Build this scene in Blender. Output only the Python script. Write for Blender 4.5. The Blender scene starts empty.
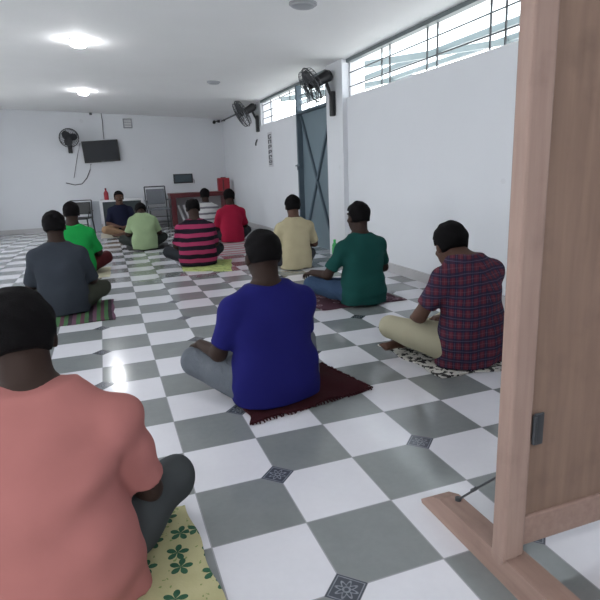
import bpy, bmesh, math, random
import numpy as np
from mathutils import Vector, Matrix, Euler
random.seed(7)
S = bpy.context.scene
COL = S.collection
PI = math.pi

# ------------------------------------------------------------------ camera, sky, exposure
CAM_F, CAM_YAW, CAM_PITCH, CAM_ROLL = 537.4, 0.3384, 0.23674, 0.03985
CAM_C = np.array([-0.1962, -1.1711, 1.1496])


def cam_rows():
    cy, sy, cp, sp = math.cos(CAM_YAW), math.sin(CAM_YAW), math.cos(CAM_PITCH), math.sin(CAM_PITCH)
    f = np.array([sy * cp, cy * cp, -sp]); r = np.array([cy, -sy, 0]); d = np.cross(f, r)
    cr, sr = math.cos(CAM_ROLL), math.sin(CAM_ROLL)
    return cr * r + sr * d, -sr * r + cr * d, f


CR, CD, CF = cam_rows()
cam_d = bpy.data.cameras.new('camera'); cam = bpy.data.objects.new('camera', cam_d); COL.objects.link(cam)
cam_d.sensor_width = 36; cam_d.lens = CAM_F / 600 * 36; cam_d.clip_start = 0.02
M4 = Matrix.Identity(4)
for i in range(3):
    M4[i][0] = CR[i]; M4[i][1] = -CD[i]; M4[i][2] = -CF[i]; M4[i][3] = CAM_C[i]
cam.matrix_world = M4
S.camera = cam

S.view_settings.view_transform = 'Standard'
S.view_settings.look = 'None'
S.view_settings.gamma = 1
S.view_settings.use_curve_mapping = False
S.view_settings.exposure = 0.10

LAMP_POWER = 115.0
SKY_STRENGTH = 7.0
world = bpy.data.worlds.new('overcast_sky'); S.world = world
world.use_nodes = True
wb = world.node_tree.nodes['Background']
wb.inputs[0].default_value = (0.92, 0.96, 1.0, 1); wb.inputs[1].default_value = SKY_STRENGTH


def at(u, v, axis, val):
    """point on an axis-aligned wall seen at a picture position (used once for measuring)"""
    d = (u - 300) / CAM_F * CR + (v - 300) / CAM_F * CD + CF
    t = (val - CAM_C[axis]) / d[axis]
    return CAM_C + t * d


# ------------------------------------------------------------------ room measures (metres)
T = 0.32            # floor tile
XR = 2.76           # right wall
XL = -3.4           # left wall
YB = 12.4           # back wall
YF = -4.0           # wall behind the camera
WT = 0.25           # wall thickness
SILL = 1.99


def ceil_z(x):
    return 2.435 + (XR - x) * 0.05


# ------------------------------------------------------------------ materials
MATS = {}


def nodes_of(name, rough=0.6, spec=0.4, metal=0.0):
    m = bpy.data.materials.new(name); m.use_nodes = True
    nt = m.node_tree; b = nt.nodes['Principled BSDF']
    b.inputs['Roughness'].default_value = rough
    b.inputs['Specular IOR Level'].default_value = spec
    b.inputs['Metallic'].default_value = metal
    MATS[name] = m
    return m, nt, b


def N(nt, typ, **kw):
    n = nt.nodes.new(typ)
    for k, v in kw.items():
        if k.startswith('i_'):
            key = k[2:]; key = int(key) if key.isdigit() else key
            n.inputs[key].default_value = v
        else:
            setattr(n, k, v)
    return n


def L(nt, a, b): nt.links.new(a, b)


def math_n(nt, op, a, b=None, c=None):
    n = nt.nodes.new('ShaderNodeMath'); n.operation = op
    for i, x in enumerate((a, b, c)):
        if x is None: continue
        if isinstance(x, (int, float)): n.inputs[i].default_value = x
        else: nt.links.new(x, n.inputs[i])
    return n.outputs[0]


def mix(nt, fac, a, b):
    n = nt.nodes.new('ShaderNodeMix'); n.data_type = 'RGBA'
    for sock, x in ((n.inputs[0], fac), (n.inputs[6], a), (n.inputs[7], b)):
        if isinstance(x, (int, float)): sock.default_value = x
        elif isinstance(x, tuple): sock.default_value = (*x[:3], 1)
        else: nt.links.new(x, sock)
    return n.outputs[2]


def coords(nt):
    tc = nt.nodes.new('ShaderNodeTexCoord'); sp = nt.nodes.new('ShaderNodeSeparateXYZ')
    L(nt, tc.outputs['Object'], sp.inputs[0])
    return tc.outputs['Object'], sp.outputs[0], sp.outputs[1], sp.outputs[2]


def noise(nt, vec, scale, detail=3):
    n = N(nt, 'ShaderNodeTexNoise'); n.inputs['Scale'].default_value = scale; n.inputs['Detail'].default_value = detail
    L(nt, vec, n.inputs['Vector']); return n.outputs['Fac']


def bump(nt, b, h, strength=0.2, dist=0.01):
    n = N(nt, 'ShaderNodeBump'); n.inputs['Strength'].default_value = strength; n.inputs['Distance'].default_value = dist
    L(nt, h, n.inputs['Height']); L(nt, n.outputs[0], b.inputs['Normal'])


def mat(name, col, rough=0.6, var=0.12, scale=12, spec=0.4, metal=0.0, bmp=0.0, bscale=60):
    if name in MATS: return MATS[name]
    m, nt, b = nodes_of(name, rough, spec, metal)
    v, x, y, z = coords(nt)
    f = noise(nt, v, scale)
    dark = tuple(c * (1 - var) for c in col); lite = tuple(min(1, c * (1 + var)) for c in col)
    L(nt, mix(nt, f, dark, lite), b.inputs['Base Color'])
    if bmp: bump(nt, b, noise(nt, v, bscale), bmp, 0.004)
    return m


def cloth(name, col, var=0.1):
    m, nt, b = nodes_of(name, 0.9, 0.12)
    v, x, y, z = coords(nt)
    L(nt, mix(nt, noise(nt, v, 9), tuple(c * (1 - var) for c in col), tuple(c * (1 + var) for c in col)), b.inputs['Base Color'])
    n = N(nt, 'ShaderNodeTexNoise', i_Scale=6.0, i_Detail=1.0, i_Distortion=0.8); L(nt, v, n.inputs['Vector'])
    h = math_n(nt, 'MULTIPLY_ADD', n.outputs['Fac'], 1.0, math_n(nt, 'MULTIPLY', noise(nt, v, 180), 0.02))
    bump(nt, b, h, 0.28, 0.02)
    return m


def emit(name, col, strength):
    m = bpy.data.materials.new(name); m.use_nodes = True; nt = m.node_tree
    b = nt.nodes['Principled BSDF']
    b.inputs['Base Color'].default_value = (0.9, 0.9, 0.9, 1)
    b.inputs['Emission Color'].default_value = (*col, 1); b.inputs['Emission Strength'].default_value = strength
    return m


def floor_mat():
    m, nt, b = nodes_of('checkered_tile', 0.16, 0.65)
    v, x, y, z = coords(nt)
    u = math_n(nt, 'DIVIDE', x, T); w = math_n(nt, 'DIVIDE', y, T)
    w = math_n(nt, 'SUBTRACT', 11.0, w)
    s = math_n(nt, 'ADD', math_n(nt, 'FLOOR', u), math_n(nt, 'FLOOR', w))
    par = math_n(nt, 'FLOORED_MODULO', s, 2.0)
    # subtle marbling
    nz = noise(nt, v, 7, 6); nf = noise(nt, v, 40, 4)
    mm = math_n(nt, 'MULTIPLY_ADD', nf, 0.4, math_n(nt, 'MULTIPLY', nz, 0.6))
    grey = mix(nt, mm, (0.15, 0.165, 0.168), (0.235, 0.25, 0.25))
    white = mix(nt, mm, (0.60, 0.60, 0.645), (0.70, 0.70, 0.74))
    col = mix(nt, par, white, grey)
    # grout
    fu = math_n(nt, 'ABSOLUTE', math_n(nt, 'SUBTRACT', math_n(nt, 'FRACT', u), 0.5))
    fw = math_n(nt, 'ABSOLUTE', math_n(nt, 'SUBTRACT', math_n(nt, 'FRACT', w), 0.5))
    g = math_n(nt, 'GREATER_THAN', math_n(nt, 'MAXIMUM', fu, fw), 0.4935)
    col = mix(nt, g, col, (0.30, 0.30, 0.32))
    # small ornamental diamond inserts on every other crossing
    hu = math_n(nt, 'MULTIPLY', math_n(nt, 'SUBTRACT', math_n(nt, 'FRACT', math_n(nt, 'MULTIPLY', u, 0.5)), 0.5), 2.0)
    hw = math_n(nt, 'MULTIPLY', math_n(nt, 'SUBTRACT', math_n(nt, 'FRACT', math_n(nt, 'MULTIPLY', w, 0.5)), 0.5), 2.0)
    au = math_n(nt, 'ABSOLUTE', hu); aw = math_n(nt, 'ABSOLUTE', hw)
    d = math_n(nt, 'ADD', au, aw)
    ins = math_n(nt, 'LESS_THAN', d, 0.215)
    rad = math_n(nt, 'SQRT', math_n(nt, 'ADD', math_n(nt, 'MULTIPLY', hu, hu), math_n(nt, 'MULTIPLY', hw, hw)))
    ang = math_n(nt, 'ARCTAN2', hw, hu)
    pet = math_n(nt, 'MULTIPLY_ADD', math_n(nt, 'COSINE', math_n(nt, 'MULTIPLY', ang, 8.0)), 0.025, 0.075)
    ring = math_n(nt, 'LESS_THAN', math_n(nt, 'ABSOLUTE', math_n(nt, 'SUBTRACT', rad, pet)), 0.013)
    rng2 = math_n(nt, 'LESS_THAN', math_n(nt, 'ABSOLUTE', math_n(nt, 'SUBTRACT', rad, 0.03)), 0.009)
    brd = math_n(nt, 'LESS_THAN', math_n(nt, 'ABSOLUTE', math_n(nt, 'SUBTRACT', d, 0.18)), 0.008)
    orn = math_n(nt, 'MAXIMUM', math_n(nt, 'MAXIMUM', ring, rng2), brd)
    orn = math_n(nt, 'MULTIPLY', orn, nf)
    icol = mix(nt, orn, (0.055, 0.062, 0.078), (0.30, 0.32, 0.36))
    edge = math_n(nt, 'GREATER_THAN', d, 0.208)
    icol = mix(nt, edge, icol, (0.22, 0.22, 0.24))
    col = mix(nt, ins, col, icol)
    L(nt, col, b.inputs['Base Color'])
    L(nt, math_n(nt, 'MULTIPLY_ADD', nz, 0.02, 0.13), b.inputs['Roughness'])
    return m


def plaster(name, col, spots=True):
    m, nt, b = nodes_of(name, 0.75, 0.25)
    v, x, y, z = coords(nt)
    f = noise(nt, v, 1.3, 5)
    c = mix(nt, f, tuple(k * 0.95 for k in col), tuple(min(1, k * 1.04) for k in col))
    if spots:
        g = noise(nt, v, 3.1, 2)
        s = math_n(nt, 'GREATER_THAN', g, 0.765)
        c = mix(nt, math_n(nt, 'MULTIPLY', s, 0.12), c, (0.32, 0.30, 0.30))
    L(nt, c, b.inputs['Base Color'])
    bump(nt, b, noise(nt, v, 30, 4), 0.08, 0.01)
    return m


def wood_mat(name, a, c, axis='y'):
    m, nt, b = nodes_of(name, 0.6, 0.3)
    v, x, y, z = coords(nt)
    mp = N(nt, 'ShaderNodeMapping'); L(nt, v, mp.inputs[0])
    mp.inputs['Scale'].default_value = {'y': (14, 1.2, 14), 'z': (14, 14, 1.2), 'x': (1.2, 14, 14)}[axis]
    f = noise(nt, mp.outputs[0], 3.0, 6)
    g = noise(nt, v, 9, 4)
    col = mix(nt, f, a, c)
    st = math_n(nt, 'MULTIPLY', math_n(nt, 'SUBTRACT', g, 0.55), 3.0); st.node.use_clamp = True
    col = mix(nt, math_n(nt, 'MULTIPLY', st, 0.45), col, tuple(k * 0.5 for k in a))
    L(nt, col, b.inputs['Base Color']); bump(nt, b, f, 0.2, 0.004)
    return m


def wrap_u(nt, x, y):
    """coordinate that runs around a torso: |x| + y keeps vertical stripes continuous round the sides"""
    return math_n(nt, 'ADD', math_n(nt, 'ABSOLUTE', x), y)


def band(nt, c, period, lo, hi, off=0.0):
    f = math_n(nt, 'FRACT', math_n(nt, 'ADD', math_n(nt, 'DIVIDE', c, period), off))
    return math_n(nt, 'MULTIPLY', math_n(nt, 'GREATER_THAN', f, lo), math_n(nt, 'LESS_THAN', f, hi))


def plaid_mat():
    m, nt, b = nodes_of('plaid_shirt_fabric', 0.9, 0.12)
    v, x, y, z = coords(nt)
    nz = noise(nt, v, 6, 2)
    u = math_n(nt, 'MULTIPLY_ADD', nz, 0.02, wrap_u(nt, x, y)); w = math_n(nt, 'MULTIPLY_ADD', nz, 0.025, z)
    P = 0.062
    col = mix(nt, noise(nt, v, 5, 2), (0.085, 0.019, 0.031), (0.12, 0.027, 0.042))
    for c in (u, w):
        wide = band(nt, c, P, 0.0, 0.42)
        col = mix(nt, math_n(nt, 'MULTIPLY', wide, 0.72), col, (0.016, 0.02, 0.045))
        thin = band(nt, c, P, 0.68, 0.76)
        col = mix(nt, math_n(nt, 'MULTIPLY', thin, 0.22), col, (0.20, 0.11, 0.14))
        thin = band(nt, c, P, 0.17, 0.24)
        col = mix(nt, math_n(nt, 'MULTIPLY', thin, 0.35), col, (0.12, 0.13, 0.2))
    L(nt, col, b.inputs['Base Color']); bump(nt, b, noise(nt, v, 160), 0.2, 0.003)
    return m


def stripes_mat(name, base, dark, period, lo, hi, off=0.0, extra=None):
    m, nt, b = nodes_of(name, 0.9, 0.12)
    v, x, y, z = coords(nt)
    nz = noise(nt, v, 5, 2)
    w = math_n(nt, 'MULTIPLY_ADD', nz, 0.03, z)
    col = mix(nt, noise(nt, v, 7), tuple(k * 0.88 for k in base), base)
    col = mix(nt, band(nt, w, period, lo, hi, off), col, dark)
    if extra:
        lo2, hi2, c2 = extra
        col = mix(nt, band(nt, w, period, lo2, hi2, off), col, c2)
    L(nt, col, b.inputs['Base Color']); bump(nt, b, noise(nt, v, 160), 0.2, 0.003)
    return m


def jeans_mat(name, a, c):
    m, nt, b = nodes_of(name, 0.88, 0.15)
    v, x, y, z = coords(nt)
    f = noise(nt, v, 6, 4); g = noise(nt, v, 240, 2)
    L(nt, mix(nt, math_n(nt, 'MULTIPLY_ADD', g, 0.35, math_n(nt, 'MULTIPLY', f, 0.7)), a, c), b.inputs['Base Color'])
    n = N(nt, 'ShaderNodeTexNoise', i_Scale=11.0, i_Detail=3.0, i_Distortion=1.6); L(nt, v, n.inputs['Vector'])
    bump(nt, b, math_n(nt, 'MULTIPLY_ADD', n.outputs['Fac'], 1.0, math_n(nt, 'MULTIPLY', g, 0.03)), 0.6, 0.025)
    return m


def mat_speckle(name, base, spot, scale, thr, bscale=90):
    m, nt, b = nodes_of(name, 0.92, 0.1)
    v, x, y, z = coords(nt)
    f = noise(nt, v, scale, 3)
    L(nt, mix(nt, math_n(nt, 'GREATER_THAN', f, thr), base, spot), b.inputs['Base Color'])
    bump(nt, b, noise(nt, v, bscale), 0.4, 0.004)
    return m


def mat_clover():
    m, nt, b = nodes_of('yellow_clover_print', 0.85, 0.15)
    v, x, y, z = coords(nt)
    vo = N(nt, 'ShaderNodeTexVoronoi', voronoi_dimensions='2D'); vo.inputs['Scale'].default_value = 10.5
    L(nt, v, vo.inputs['Vector']); vo.inputs['Randomness'].default_value = 0.75
    sub = N(nt, 'ShaderNodeVectorMath', operation='SUBTRACT'); L(nt, v, sub.inputs[0])
    # position inside the cell (voronoi position output is in scaled space / scale)
    L(nt, vo.outputs['Position'], sub.inputs[1])
    sp = N(nt, 'ShaderNodeSeparateXYZ'); L(nt, sub.outputs[0], sp.inputs[0])
    a = math_n(nt, 'ARCTAN2', sp.outputs[1], sp.outputs[0])
    r = math_n(nt, 'SQRT', math_n(nt, 'ADD', math_n(nt, 'MULTIPLY', sp.outputs[0], sp.outputs[0]), math_n(nt, 'MULTIPLY', sp.outputs[1], sp.outputs[1])))
    lob = math_n(nt, 'ABSOLUTE', math_n(nt, 'COSINE', math_n(nt, 'MULTIPLY', a, 2.5)))
    lim = math_n(nt, 'MULTIPLY_ADD', lob, 0.024, 0.012)
    leaf = math_n(nt, 'LESS_THAN', r, lim)
    vein = math_n(nt, 'GREATER_THAN', lob, 0.25)
    leaf = math_n(nt, 'MULTIPLY', leaf, vein)
    base = mix(nt, noise(nt, v, 9, 4), (0.34, 0.32, 0.17), (0.52, 0.49, 0.29))
    f2 = noise(nt, v, 45, 2)
    base = mix(nt, math_n(nt, 'GREATER_THAN', f2, 0.66), base, (0.20, 0.26, 0.10))
    green = mix(nt, noise(nt, v, 30), (0.012, 0.06, 0.035), (0.05, 0.14, 0.08))
    L(nt, mix(nt, leaf, base, green), b.inputs['Base Color'])
    bump(nt, b, noise(nt, v, 120), 0.3, 0.003)
    return m


def mat_bands(name, cols, period, axis=0):
    m, nt, b = nodes_of(name, 0.92, 0.1)
    v, x, y, z = coords(nt)
    c = (x, y)[axis]
    c = math_n(nt, 'MULTIPLY_ADD', noise(nt, v, 4, 2), 0.02, c)
    col = cols[0]; n = len(cols)
    for i in range(1, n):
        col = mix(nt, band(nt, c, period, i / n, (i + 1) / n + 0.001), col, cols[i])
    f = noise(nt, v, 60, 2)
    col = mix(nt, math_n(nt, 'MULTIPLY', f, 0.35), col, (0.06, 0.05, 0.05))
    L(nt, col, b.inputs['Base Color']); bump(nt, b, noise(nt, v, 120), 0.4, 0.004)
    return m


def mat_medallion(name, base, motif, scale):
    m, nt, b = nodes_of(name, 0.92, 0.1)
    v, x, y, z = coords(nt)
    vo = N(nt, 'ShaderNodeTexVoronoi', feature='F1'); vo.inputs['Scale'].default_value = scale
    L(nt, v, vo.inputs['Vector'])
    d = vo.outputs['Distance']
    ring = math_n(nt, 'LESS_THAN', math_n(nt, 'ABSOLUTE', math_n(nt, 'SUBTRACT', d, 0.32)), 0.08)
    dot = math_n(nt, 'LESS_THAN', d, 0.12)
    col = mix(nt, math_n(nt, 'MAXIMUM', ring, dot), base, motif)
    L(nt, col, b.inputs['Base Color']); bump(nt, b, noise(nt, v, 100), 0.4, 0.004)
    return m


MATS['floor'] = floor_mat()
M_WALL = plaster('white_wall_paint', (0.65, 0.665, 0.695))
M_CEIL = plaster('ceiling_paint', (0.87, 0.87, 0.87), False)
M_BASE = mat('grey_skirting_tile', (0.42, 0.41, 0.42), 0.35, 0.08, 6)
M_STEEL = mat('grey_green_steel_paint', (0.12, 0.145, 0.15), 0.5, 0.1, 8)
M_DOOR = mat('blue_grey_door_paint', (0.135, 0.185, 0.215), 0.42, 0.1, 3)
M_DOORB = mat('dark_blue_grey_brace', (0.07, 0.10, 0.125), 0.5, 0.1, 6)
M_BAR = mat('dark_grille_iron', (0.045, 0.05, 0.055), 0.5, 0.15, 20)
M_BLACK = mat('black_plastic', (0.012, 0.012, 0.014), 0.4, 0.1, 30)
M_DARK = mat('dark_grey_plastic', (0.035, 0.037, 0.042), 0.45, 0.1, 30)
M_SCREEN = mat('dark_glossy_screen', (0.010, 0.013, 0.018), 0.35, 0.1, 2, 0.25)
M_RED = mat('red_plastic', (0.30, 0.018, 0.03), 0.4, 0.1, 10)
M_REDD = mat('dark_red_laminate', (0.11, 0.018, 0.022), 0.4, 0.15, 6)
M_WHITE = mat('white_painted_steel', (0.68, 0.68, 0.70), 0.45, 0.04, 8)
M_CHROME = mat('dull_chrome', (0.45, 0.46, 0.48), 0.35, 0.05, 20, 0.5, 0.7)
M_PAPER = mat('grey_panel', (0.30, 0.31, 0.33), 0.6, 0.1, 8)


# ------------------------------------------------------------------ mesh helpers
class MB:
    def __init__(s): s.bm = bmesh.new()

    def box(s, c, d, rot=None, bev=0.0):
        r = bmesh.ops.create_cube(s.bm, size=1)
        vs = r['verts']
        bmesh.ops.scale(s.bm, vec=d, verts=vs)
        if bev:
            es = list({e for v in vs for e in v.link_edges})
            rr = bmesh.ops.bevel(s.bm, geom=es, offset=min(bev, min(d) * .45), segments=2, affect='EDGES', profile=0.5)
            vs = list({v for f in rr['faces'] for v in f.verts} | {v for v in vs if v.is_valid})
        m = (rot.to_4x4() if rot is not None else Matrix.Identity(4))
        bmesh.ops.transform(s.bm, matrix=Matrix.Translation(c) @ m, verts=vs)
        return s

    def cyl(s, a, b, r, r2=None, n=14):
        a = Vector(a); b = Vector(b); d = b - a
        rr = bmesh.ops.create_cone(s.bm, cap_ends=True, segments=n, radius1=r, radius2=r if r2 is None else r2, depth=d.length)
        q = Vector((0, 0, 1)).rotation_difference(d.normalized())
        bmesh.ops.transform(s.bm, matrix=Matrix.Translation((a + b) / 2) @ q.to_matrix().to_4x4(), verts=rr['verts'])
        return s

    def tube(s, pts, r, n=8, closed=False):
        pts = [Vector(p) for p in pts]; m = len(pts); rings = []
        up = Vector((0, 0, 1))
        for i, p in enumerate(pts):
            t = (pts[(i + 1) % m] - pts[i - 1]) if closed else (pts[min(i + 1, m - 1)] - pts[max(i - 1, 0)])
            t.normalize()
            ref = up if abs(t.dot(up)) < .95 else Vector((1, 0, 0))
            a = t.cross(ref).normalized(); b = t.cross(a)
            rings.append([s.bm.verts.new(p + r * (math.cos(2 * PI * k / n) * a + math.sin(2 * PI * k / n) * b)) for k in range(n)])
        for i in range(m if closed else m - 1):
            A, B = rings[i], rings[(i + 1) % m]
            for k in range(n):
                s.bm.faces.new((A[k], A[(k + 1) % n], B[(k + 1) % n], B[k]))
        if not closed:
            s.bm.faces.new(rings[0]); s.bm.faces.new(rings[-1][::-1])
        return s

    def ring(s, c, nrm, R, r, seg=36, n=6):
        c = Vector(c); nrm = Vector(nrm).normalized()
        a = nrm.orthogonal().normalized(); b = nrm.cross(a)
        return s.tube([c + R * (math.cos(2 * PI * k / seg) * a + math.sin(2 * PI * k / seg) * b) for k in range(seg)], r, n, True)

    def lathe(s, prof, n=20, c=(0, 0, 0)):
        rings = []
        for r, z in prof:
            rings.append([s.bm.verts.new((c[0] + r * math.cos(2 * PI * k / n), c[1] + r * math.sin(2 * PI * k / n), c[2] + z)) for k in range(n)])
        for A, B in zip(rings, rings[1:]):
            for k in range(n): s.bm.faces.new((A[k], A[(k + 1) % n], B[(k + 1) % n], B[k]))
        s.bm.faces.new(rings[0][::-1]); s.bm.faces.new(rings[-1])
        return s

    def prism(s, poly, z0, z1, fn=None):
        n = len(poly)
        A = [s.bm.verts.new((x, y, z0)) for x, y in poly]; B = [s.bm.verts.new((x, y, z1)) for x, y in poly]
        s.bm.faces.new(A[::-1]); s.bm.faces.new(B)
        for k in range(n): s.bm.faces.new((A[k], A[(k + 1) % n], B[(k + 1) % n], B[k]))
        if fn:
            for v in A + B: v.co = fn(v.co)
        return s

    def build(s, name, m, parent=None, loc=(0, 0, 0), smooth=None, rot=None):
        bmesh.ops.recalc_face_normals(s.bm, faces=s.bm.faces)
        me = bpy.data.meshes.new(name); s.bm.to_mesh(me); s.bm.free()
        me.materials.append(m)
        o = bpy.data.objects.new(name, me); COL.objects.link(o)
        if smooth:
            for p in me.polygons: p.use_smooth = True
            try: me.set_sharp_from_angle(angle=smooth)
            except Exception: pass
        o.location = loc
        if rot: o.rotation_euler = rot
        if parent: o.parent = parent
        return o


SM = math.radians(40)


def tag(o, label=None, cat=None, group=None, kind=None):
    for k, v in (('label', label), ('category', cat), ('group', group), ('kind', kind)):
        if v: o[k] = v
    return o


def empty(name, loc=(0, 0, 0), rot=(0, 0, 0), **kw):
    o = bpy.data.objects.new(name, None); COL.objects.link(o)
    o.empty_display_size = 0.1; o.location = loc; o.rotation_euler = rot
    return tag(o, **kw)


def copy_tree(o, parent=None):
    c = o.copy(); COL.objects.link(c)
    if parent: c.parent = parent
    for ch in list(o.children): copy_tree(ch, c)
    return c


# ------------------------------------------------------------------ the room
def struct(o): o['kind'] = 'structure'; return o


struct(MB().box(((XL + XR) / 2, (YB + YF) / 2, -0.05), (XR - XL + 2 * WT, YB - YF + 2 * WT, 0.1)).build('floor', MATS['floor']))
mb = MB()
q = [(XL - WT, YF - WT), (XR + WT, YF - WT), (XR + WT, YB + WT), (XL - WT, YB + WT)]
mb.prism(q, 0, 0.15, lambda c: Vector((c.x, c.y, c.z + ceil_z(c.x))))
struct(mb.build('ceiling', M_CEIL))
struct(MB().box(((XL + XR) / 2, YB + WT / 2, 1.45), (XR - XL + 2 * WT, WT, 2.9)).build('wall_back', M_WALL))
# unseen front and left walls; entrance and windows added to let in light
mb = MB()
yc = YF - WT / 2
for x0, x1, z0, z1 in ((XL - WT, -1.9, 0, 2.9), (-.5, XR + WT, 0, 2.9), (-1.9, -.5, 2.15, 2.9)):
    mb.box(((x0 + x1) / 2, yc, (z0 + z1) / 2), (x1 - x0, WT, z1 - z0))
struct(mb.build('wall_front', M_WALL))
mb = MB()
xl = XL - WT / 2
mb.box((xl, (YB + YF) / 2, .3), (WT, YB - YF, .6)); mb.box((xl, (YB + YF) / 2, 2.6), (WT, YB - YF, .6))
ye = [YF, -2.6, -.6, 1.4, 3.0, 5.0, 6.6, 8.6, 10.4, YB]
for k in range(0, 9, 2): mb.box((xl, (ye[k] + ye[k + 1]) / 2, 1.45), (WT, ye[k + 1] - ye[k], 1.75))
struct(mb.build('wall_left', M_WALL))
# right wall: solid below the sill, open clerestory above, doorway between 5.72 and 7.05
D0, D1 = 5.72, 7.05
WA0, WA1 = 0.2, 5.21
WB0, WB1 = 7.08, 9.02
ZT = 2.46
mb = MB()
xc = XR + WT / 2


def wbox(y0, y1, z0, z1): mb.box((xc, (y0 + y1) / 2, (z0 + z1) / 2), (WT, y1 - y0, z1 - z0))


wbox(YF, WA0, 0, ZT); wbox(WA0, WA1, 0, SILL); wbox(WA1, D0, 0, ZT)
wbox(D1, WB0, 0, SILL); wbox(WB0, WB1, 0, SILL); wbox(WB1, YB, 0, ZT)
struct(mb.build('wall_right', M_WALL))
struct(MB().box((XR - 0.03, 5.455, ZT / 2 - .01), (0.06, 0.51, ZT - .02)).build('trim_1', M_WALL))           # pilaster by the door
struct(MB().box((XR - 0.012, (YF + 5.2) / 2, 0.05), (0.024, 5.2 - YF, 0.1)).build('baseboard_right', M_BASE))
struct(MB().box((XR - 0.012, (D1 + .05 + YB) / 2, 0.05), (0.024, YB - D1 - .05, 0.1)).build('baseboard_right_back', M_BASE))
struct(MB().box(((XL + XR) / 2, YB - 0.012, 0.05), (XR - XL - .06, 0.024, 0.1)).build('baseboard_back', M_BASE))
# steel edge beam under the ceiling along the window heads
struct(MB().box((XR + 0.035, (YF + WB1) / 2, ZT - 0.045), (0.07, WB1 - YF, 0.04)).build('trim_2', M_STEEL))


def grille(name, y0, y1, pairs, zs, parent_kind=True):
    e = empty(name, (XR + 0.06, (y0 + y1) / 2, SILL)); struct(e)
    yc = (y0 + y1) / 2
    f = MB()
    f.box((0, y0 - yc + .012, .22), (.03, .024, .44)); f.box((0, y1 - yc - .012, .22), (.03, .024, .44))
    f.box((0, 0, .012), (.03, y1 - y0, .024))
    f.build('window_frame', M_WHITE, e)
    for y in pairs:
        MB().box((0, y - yc, .215), (.012, .014, .43)).build('grille_bar', M_BAR, e)
    for z in zs:
        MB().box((-.012, 0, z), (.012, y1 - y0, .010)).build('grille_bar', M_BAR, e)
    return e


ya = [at(u, 70, 0, XR + .06)[1] for u in (382, 390, 427, 437, 489, 504)]
grille('window_1', WA0, WA1, ya + [1.95, 1.35, 1.2, 0.6], [.13, .29])
grille('window_2', WB0, WB1, [7.5, 8.05, 8.55], [.12, .24, .36])

# door leaf with braces and frame; barred transom above it
d = empty('door_1', (XR + 0.03, (D0 + D1) / 2, 0)); struct(d)
w = D1 - D0
MB().box((.05, 0, .997), (.03, w - .1, 1.99)).build('door_panel', M_DOOR, d)
fr = MB()
for sy in (-1, 1): fr.box((.0, sy * (w / 2 - .03), 1.2), (.09, .06, 2.4), bev=.006)
fr.box((0, 0, 2.0), (.08, w - .1, .035))
fr.build('door_frame', M_DOORB, d)
for sy in (-1, 1):
    a = Vector((.02, sy * (w / 2 - .07), 1.95)); b = Vector((.02, -sy * (w / 2 - .07), .04)); v = b - a
    ang = math.atan2(v.z, v.y)
    MB().box((a + b) / 2, (.03, v.length, .04), Matrix.Rotation(ang, 3, 'X')).build('diagonal_brace', M_DOORB, d)
bo = MB().box((-.045, w / 2 - .07, 1.22), (.03, .10, .05), bev=.006)
bo.cyl((-.06, w / 2 - .16, 1.22), (-.06, w / 2 + .03, 1.22), .011); bo.cyl((-.06, w / 2 - .05, 1.22), (-.06, w / 2 - .05, 1.15), .009)
bo.build('door_bolt', M_DOORB, d, smooth=SM)
for y in (-.45, -.38, -.1, -.03, .25, .32):
    MB().box((.03, y, 2.21), (.012, .014, .40)).build('transom_bar', M_BAR, d)
for z in (2.12, 2.25):
    MB().box((.02, 0, z), (.010, w - .12, .010)).build('transom_bar', M_BAR, d)

# outside the clerestory: pale slatted awning on steel purlins
aw = empty('slatted_awning', (XR + WT, 4.5, 2.5), label='pale slatted awning roof outside above the barred windows', cat='awning')
for o_, zz in ((1.2, .12), (2.3, .30)):
    MB().box((o_, 0, zz), (.06, 13, .07)).build('purlin', M_STEEL, aw)
for yy in (-5.5, -2.3, .9, 4.1):
    MB().box((1.7, yy, .17), (3.4, .07, .08), Matrix.Rotation(-math.atan(.16), 3, 'Y')).build('rafter', M_STEEL, aw)
sl = MB()
yy = -6.4
while yy < 6.5:
    sl.box((1.9, yy, .38), (3.6, .215, .02), Matrix.Rotation(-math.atan(.16), 3, 'Y')); yy += .26
m_, nt_, b_n = nodes_of('translucent_awning_sheet', .5, .2)
b_n.inputs['Base Color'].default_value = (.75, .79, .79, 1)
tr_ = N(nt_, 'ShaderNodeBsdfTranslucent'); tr_.inputs[0].default_value = (.78, .82, .83, 1)
mx_ = N(nt_, 'ShaderNodeMixShader'); mx_.inputs[0].default_value = .75
L(nt_, b_n.outputs[0], mx_.inputs[1]); L(nt_, tr_.outputs[0], mx_.inputs[2]); L(nt_, mx_.outputs[0], nt_.nodes['Material Output'].inputs[0])
sl.build('slats', m_, aw)
struct(MB().box(((XL + XR) / 2, 4, -.12), (40, 50, .03)).build('ground', mat('pale_concrete', (0.60, 0.59, 0.56), 0.9, 0.1, 3)))

# ------------------------------------------------------------------ ceiling lamps
LAMP_M = emit('lamp_diffuser', (0.97, 0.98, 1.0), LAMP_POWER)
OFF_M = mat('unlit_lamp_diffuser', (0.33, 0.34, 0.36), 0.4, 0.04)
TILT = math.atan(.05)


def lamp(x, y, r, on, label, group):
    e = empty('ceiling_light', (x, y, ceil_z(x)), (0, TILT, 0), label=label, cat='ceiling light', group=group)
    MB().lathe([(r * 1.18, 0.0), (r * 1.18, -.012), (r * 1.05, -.02), (r, -.02)], 28).build('lamp_frame', M_WHITE if on else OFF_M, e, smooth=SM)
    dz = .05 if on else .015
    MB().lathe([(r * 1.0, -.020), (r * .98, -.02 - dz * .4), (r * .86, -.02 - dz * .75), (r * .6, -.02 - dz * .95), (r * .2, -.02 - dz)], 28).build('diffuser', LAMP_M if on else OFF_M, e, smooth=SM)
    return e


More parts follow.
